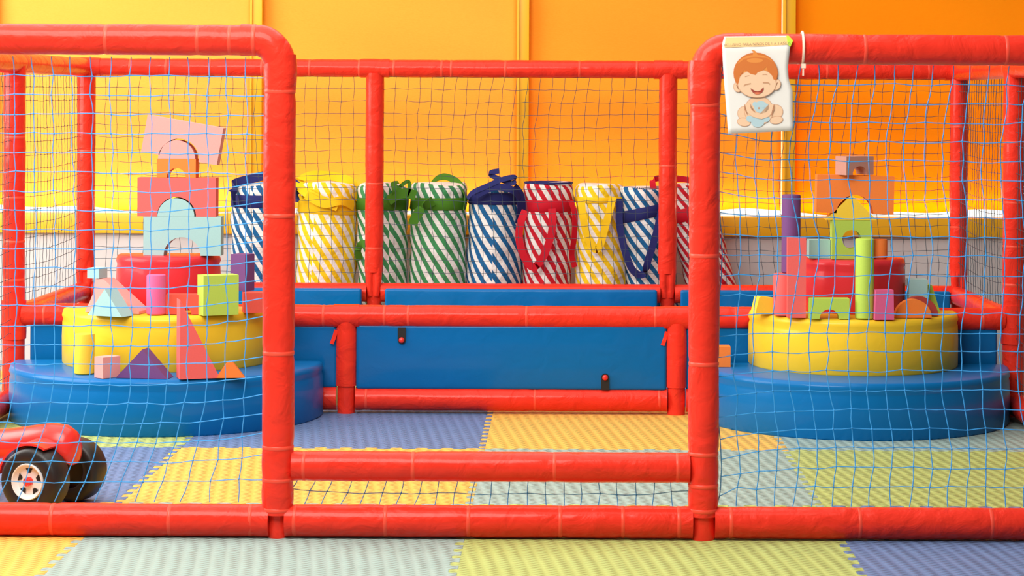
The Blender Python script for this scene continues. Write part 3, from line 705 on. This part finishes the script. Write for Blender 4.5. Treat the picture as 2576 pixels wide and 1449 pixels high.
bag(1106, 460, 1102, 'green', 'green and white striped bag between the knotted green one and the navy one', .122, 1.2, band_y=(499, 530), seed=4,
    straps=[([(1060, 500, -.05), (1085, 462, 0), (1115, 444, .02), (1150, 458, 0), (1168, 490, -.06), (1166, 530, -.08)], .030, [(0,1,0),(0,1,.3),(0,.5,1),(0,.5,1),(0,1,0),(0,1,0)]),
            ([(1090, 505, f_), (1066, 520, g_), (1046, 545, g_), (1038, 566, g_)], .040, [(0,0,1),(.7,0,.8),(1,0,.4),(1,0,.4)])], phase=.035)
bag(1247, 476, 1243, 'blue', 'blue and white striped bag with navy strap bow rising above its top', .118, -1.62, band_y=(486, 516), seed=5,
    straps=[([(1176, 500, -.13), (1190, 484, g_), (1225, 468, g_), (1262, 452, g_), (1294, 446, g_), (1292, 460, -.14), (1268, 455, -.13), (1238, 442, -.12), (1236, 434, -.12), (1256, 430, -.12)], .022, (.1,.2,1)),
            ([(1292, 470, -.12), (1306, 488, -.11), (1312, 520, -.09), (1306, 560, -.06)], .040, (.8,.5,0)),
            ([(1196, 492, g_), (1222, 478, g_), (1250, 470, g_), (1290, 478, g_), (1308, 500, -.11)], .030, (0,0,1))])
bag(1380, 459, 1374, 'red', 'red and white striped bag with navy rim and hanging red strap', .107, -1.15, band_y=(505, 534), seed=6, top='open',
    straps=[([(1322, 530, f_), (1310, 560, g_), (1306, 600, g_), (1318, 645, g_), (1340, 672, g_), (1364, 650, g_), (1384, 600, g_), (1390, 560, g_), (1388, 525, f_)], .032, [(1,0,0),(1,0,0),(1,0,-.2),(1,0,.6),(0,0,1),(1,0,-.8),(1,0,-.3),(1,0,0),(1,0,0)]),
            ([(1436, 505, -.07), (1446, 540, -.09), (1444, 600, -.09), (1438, 640, -.08), (1446, 672, -.08)], .026, (1,.6,0))])
bag(1510, 463, 1512, 'yellow', 'yellow and white striped bag with V-shaped hanging strap', .108, -.9, band_y=(497, 512), seed=7,
    straps=[([(1462, 500, f_), (1466, 540, g_), (1476, 590, g_), (1494, 625, g_), (1508, 620, g_), (1520, 580, g_), (1532, 535, g_), (1542, 495, f_)], .031, [(1,0,0),(1,0,.1),(1,0,.2),(1,0,.8),(.8,0,-1),(1,0,-.3),(1,0,-.2),(1,0,0)])], phase=.02)
bag(1610, 470, 1640, 'blue', 'blue and white striped bag leaning behind the right rear post', .104, 1.2, band_y=(522, 552), band_tilt=.22, seed=8,
    straps=[([(1560, 500, -.10), (1558, 560, -.12), (1572, 630, -.13), (1592, 680, -.13), (1618, 690, f_), (1632, 650, g_), (1650, 590, g_), (1664, 530, f_)], .030, [(1,0,0),(1,0,0),(1,0,.3),(1,0,.6),(0,0,1),(1,0,-.5),(1,0,-.3),(1,0,0)])])
bag(1722, 462, 1790, 'red', 'red and white striped bag, rightmost, leaning behind the right gate post', .104, 1.2, band_y=(520, 552), band_tilt=.25, seed=9,
    straps=[([(1646, 480, -.05), (1642, 455, -.04), (1660, 448, -.02), (1700, 450, 0), (1738, 455, 0), (1760, 480, -.04), (1764, 530, -.08)], .026, [(1,0,0),(.8,0,.5),(0,.4,1),(0,.4,1),(0,.4,1),(1,0,0),(1,0,0)])])

# ------------------------------------------------------------------ poster with a laughing baby
YP = YA-.058
def poster():
    def q(u, v): return at(1820+u, 90+v, 1.0)   # helper for outline only
    root = empty('baby_poster', at(1906, 210, YP), 'white paper poster of a laughing cartoon baby hung on the right top rail', 'poster')
    def P(px, py, dy=0):
        # paper follows the pipe near the top, hangs free below
        y = YP+.004-(py-92)*.00003+max(0, (119-py))*.0006
        return at(px, py, y+dy)
    PAPER = simple('white_paper', (.80, .77, .71), .6); 
    def colm(n, c): return simple('print_'+n, c, .6)
    cols = [colm('skin', (.82, .55, .35)), colm('hair', (.62, .17, .03)), colm('mouth', (.34, .05, .03)), colm('tongue', (.72, .18, .08)), colm('line', (.55, .28, .15)),
            colm('toy_blue', (.44, .60, .64)), colm('hair_light', (.74, .26, .05)), colm('skin_line', (.62, .30, .16)), colm('header', (.80, .50, .20)), colm('ink', (.22, .16, .12))]
    SK, HR, MO, TO, LN, TB, HL, SL, HD, INK = range(10)
    L = [(1822, 92), (1817, 110), (1818, 150), (1821, 200), (1826, 260), (1832, 337)]
    R = [(1984, 90), (1988, 115), (1984, 150), (1982, 170), (1984, 200), (1994, 228), (1994, 280), (1996, 329)]
    def interp(A, t):
        k = t*(len(A)-1); i = min(len(A)-2, int(k)); f = k-i; return (A[i][0]+(A[i+1][0]-A[i][0])*f, A[i][1]+(A[i+1][1]-A[i][1])*f)
    bm = bmesh.new(); g = []
    for a in range(25):
        l = interp(L, a/24); r = interp(R, a/24); row = []
        for b in range(17): t = b/16; row.append(bm.verts.new(P(l[0]+(r[0]-l[0])*t, l[1]+(r[1]-l[1])*t)))
        g.append(row)
    for a in range(24):
        for b in range(16): bm.faces.new((g[a][b], g[a+1][b], g[a+1][b+1], g[a][b+1]))
    sh = obj('paper_sheet', bm, PAPER, root, 60); so = sh.modifiers.new('t', 'SOLIDIFY'); so.thickness = .0004; so.offset = 0
    bm = bmesh.new(); lay = [0]
    def fillp(pts, mi):
        lay[0] += 1; d = -.0006-.00012*lay[0]
        # fan from the centre, subdivided so that it follows the sheet
        c = (sum(p[0] for p in pts)/len(pts), sum(p[1] for p in pts)/len(pts))
        vs = [bm.verts.new(P(p[0], p[1], d)) for p in pts]
        f = bm.faces.new(vs); r = bmesh.ops.triangulate(bm, faces=[f])
        for ff in r['faces']: ff.material_index = mi
    def ell(cx, cy, rx, ry, mi, n=28, rot=0, a0=0, a1=2*PI):
        pts = []
        for k in range(n):
            a = a0+(a1-a0)*k/(n if a1-a0 > 6.2 else n-1); x, y = math.cos(a)*rx, math.sin(a)*ry
            pts.append((cx+x*math.cos(rot)-y*math.sin(rot), cy+x*math.sin(rot)+y*math.cos(rot)))
        fillp(pts, mi)
    def out(cx, cy, rx, ry, mi, **k): ell(cx, cy, rx+1.1, ry+1.1, SL, **k); ell(cx, cy, rx, ry, mi, **k)
    def stroke(pts, wd, mi):
        n = len(pts); A = []; B = []
        for i, p in enumerate(pts):
            a = pts[max(0, i-1)]; b = pts[min(n-1, i+1)]; dx, dy = b[0]-a[0], b[1]-a[1]; l = math.hypot(dx, dy) or 1
            A.append((p[0]-dy/l*wd/2, p[1]+dx/l*wd/2)); B.append((p[0]+dy/l*wd/2, p[1]-dx/l*wd/2))
        fillp(A+B[::-1], mi)
    fillp([(1825, 94), (1984, 92), (1986, 112), (1940, 116), (1880, 118), (1822, 119)], HD)
    # legs and feet
    out(1873, 285, 17, 17, SK); out(1952, 281, 17, 17, SK); out(1871, 307, 16, 10, SK, rot=.15); out(1953, 302, 16, 9, SK, rot=-.15)
    out(1909, 278, 36, 35, SK)
    ell(1906, 305, 17, 15, TB); ell(1886, 299, 9, 8, TB, rot=.5); ell(1928, 300, 9, 7, TB, rot=-.4)
    ell(1914, 269, 17, 15, TB); ell(1899, 262, 6, 6, TB); ell(1930, 268, 6, 7, TB); ell(1909, 272, 2.2, 2.6, LN); ell(1920, 268, 4, 3, cols.__len__()-5)
    stroke([(1880, 262), (1884, 278), (1897, 288), (1914, 293)], 13, SK); stroke([(1941, 262), (1940, 278), (1930, 288), (1912, 294)], 13, SK)
    stroke([(1887, 268), (1891, 276), (1900, 283)], 1.2, SL); stroke([(1873, 262), (1873, 275), (1880, 288)], 1.2, SL); stroke([(1947, 262), (1947, 275), (1940, 290)], 1.2, SL)
    # ears, head, hair
    out(1856, 219, 10, 12, SK, rot=-.3); out(1953, 213, 10, 13, SK, rot=.3)
    stroke([(1852, 213), (1858, 217), (1858, 226)], 1.1, SL); stroke([(1957, 207), (1951, 211), (1951, 219)], 1.1, SL)
    ell(1901, 184, 56, 52, HR); ell(1901, 164, 46, 26, HL)
    fillp([(1893, 142), (1895, 130), (1889, 126), (1897, 126), (1902, 130), (1908, 142)], HL)
    out(1904, 210, 48, 35, SK)
    # forehead: hairline drawn over the face
    fillp([(1855, 214), (1845, 186), (1850, 165), (1872, 148), (1900, 143), (1930, 146), (1950, 160), (1957, 184), (1952, 202), (1946, 200), (1942, 190), (1932, 180), (1928, 168), (1918, 178), (1906, 182), (1901, 189), (1888, 186), (1877, 178), (1872, 176), (1862, 190), (1858, 208)], HR)
    ell(1899, 152, 20, 6, HL); 
    stroke([(1871, 217), (1875, 213), (1881, 212), (1889, 210)], 2.8, LN); stroke([(1919, 208), (1925, 208), (1932, 208), (1937, 212)], 2.8, LN)
    stroke([(1874, 193), (1880, 191), (1885, 190)], 1.1, SL); stroke([(1918, 188), (1924, 187), (1930, 188)], 1.1, SL)
    fillp([(1888, 222), (1893, 225), (1899, 229), (1906, 230), (1913, 228), (1917, 223), (1921, 219), (1921, 226), (1917, 233), (1910, 237), (1902, 238), (1895, 234), (1890, 228)], MO)
    fillp([(1896, 233), (1904, 232), (1914, 233), (1910, 237), (1902, 238)], TO)
    obj('printed_baby', bm, cols, root, None)
    # caption
    cu = bpy.data.curves.new('caption', 'FONT'); cu.body = 'EXCLUSIVO PARA NIÑOS DE 1 A 3 AÑOS'; cu.size = .0098; cu.align_x = 'CENTER'; cu.materials.append(cols[INK])
    tmp = bpy.data.objects.new('tmp_text', cu); C.objects.link(tmp); bpy.context.view_layer.update()
    me = bpy.data.meshes.new_from_object(tmp.evaluated_get(bpy.context.evaluated_depsgraph_get())); bpy.data.objects.remove(tmp)
    t = bpy.data.objects.new('caption', me); C.objects.link(t); t.parent = root
    p = P(1902, 114, -.004); t.location = p-root.location; t.rotation_euler = (PI/2, math.radians(-2), 0)
    # green tape on the corner
    bm = bmesh.new(); vs = [bm.verts.new(P(a, b, -.002)) for a, b in ((1978, 90), (1984, 90), (1995, 102), (1988, 118), (1982, 112))]; bm.faces.new(vs)
    o = obj('tape', bm, simple('lime_tape', (.45, .65, .03), .4), root, None); so = o.modifiers.new('t', 'SOLIDIFY'); so.thickness = .0004
poster()

# ------------------------------------------------------------------ red toy ride-on with black wheels
def toy():
    W1 = Vector((at(68, 1212, 6.17).x, 6.17, .092)); a = Vector((.342, .94, 0)).normalized(); f = Vector((-.94, .342, 0)).normalized()
    root = empty('ride_on_toy', (W1.x, W1.y, 0), 'red plastic ride-on toy with black wheels behind the left front net', 'ride-on toy')
    def wheel(c, r, w_, rim, nm='wheel'):
        M = Matrix(((f.x, 0, a.x, c.x), (f.y, 0, a.y, c.y), (0, 1, 0, c.z), (0, 0, 0, 1)))
        pr = [(r*.20, .03), (r*.545, .03), (r*.55, .004), (r*.62, .0), (r*.86, .001), (r*.95, .006), (r, .018), (r, w_-.018), (r*.95, w_-.006), (r*.86, w_), (r*.3, w_)]
        wo = obj(nm, lathe(pr, 40, M), TYRE, root, 40)
        if not rim: return
        hb = lathe([(r*.0+.001, .012), (r*.40, .012), (r*.47, .006), (r*.50, -.002), (r*.53, -.003), (r*.55, .002), (r*.55, .02)], 36, M); h = obj('hub', hb, WHITEP, wo, 40)
        bm = bmesh.new()
        for k in range(5):
            an = 2*PI*k/5+.3
            P = [(math.cos(an-.17)*r*.26, math.sin(an-.17)*r*.26), (math.cos(an-.30)*r*.41, math.sin(an-.30)*r*.41), (math.cos(an+.30)*r*.41, math.sin(an+.30)*r*.41), (math.cos(an+.17)*r*.26, math.sin(an+.17)*r*.26)]
            bm.faces.new([bm.verts.new(M @ Vector((x, y, .0108))) for x, y in P])
        obj('hub_slots', bm, BLACK, h, None)
        obj('hub_cap', lathe([(.012, .012), (.012, -.002), (.010, -.005), (.004, -.006)], 20, M), REDP, h, 40)
    wheel(W1, .092, .085, True); 
    c2 = W1+a*.20; c2.z = .090; wheel(c2, .0905, .08, False)
    for off in (0, .20):
        c3 = W1+f*.42+a*off; c3.z = .075; wheel(c3, .075, .06, False)
    # body lofted along the toy
    secs = [(-.078, .165, .024, .030), (-.070, .172, .044, .048), (-.045, .182, .052, .052), (0, .190, .056, .048), (.05, .186, .058, .044), (.12, .176, .058, .042), (.25, .160, .055, .042), (.38, .155, .06, .045), (.50, .14, .05, .035), (.54, .13, .03, .02)]
    bm = bmesh.new(); RR = []; mid_ = W1+a*.125
    for s, zc, hw, hh in secs:
        R = []
        for k in range(24):
            th = 2*PI*k/24; cx, cz = math.copysign(abs(math.cos(th))**.75, math.cos(th)), math.copysign(abs(math.sin(th))**.75, math.sin(th))
            p = mid_+f*s+a*(hw*cx*(1-.35*max(0, cz))); p.z = zc+hh*cz; R.append(bm.verts.new(p))
        RR.append(R)
    for A, B in zip(RR, RR[1:]):
        for k in range(24): bm.faces.new((A[k], A[(k+1)%24], B[(k+1)%24], B[k]))
    bm.faces.new(RR[0]); bm.faces.new(RR[-1][::-1]); obj('body', bm, REDP, root, 60)
    # fender flaring from the body over the near wheel
    bm = bmesh.new(); RR = []; R0 = .100
    for k in range(25):
        u = k/24; th = math.radians(62)+math.radians(110)*u; R = []
        for q in range(7):
            t_ = q/6; w_ = .012+(.118-.012)*t_; rad = R0+.004+.016*t_**1.5*math.sin(PI*min(1, u*1.6+.1) if u < .56 else PI*.5)
            p = W1+f*(-math.cos(th)*rad)+a*w_; R.append(Vector((p.x, p.y, W1.z+math.sin(th)*rad)))
        R2 = [v-Vector((0, 0, 0))+(Vector((W1.x, W1.y, W1.z))-v).normalized()*.006 for v in R[::-1]]
        RR.append([bm.verts.new(v) for v in R+R2])
    for A, B in zip(RR, RR[1:]):
        for k in range(14): bm.faces.new((A[k], A[(k+1)%14], B[(k+1)%14], B[k]))
    bm.faces.new(RR[0]); bm.faces.new(RR[-1][::-1]); obj('fender', bm, REDP, root, 60)
toy()
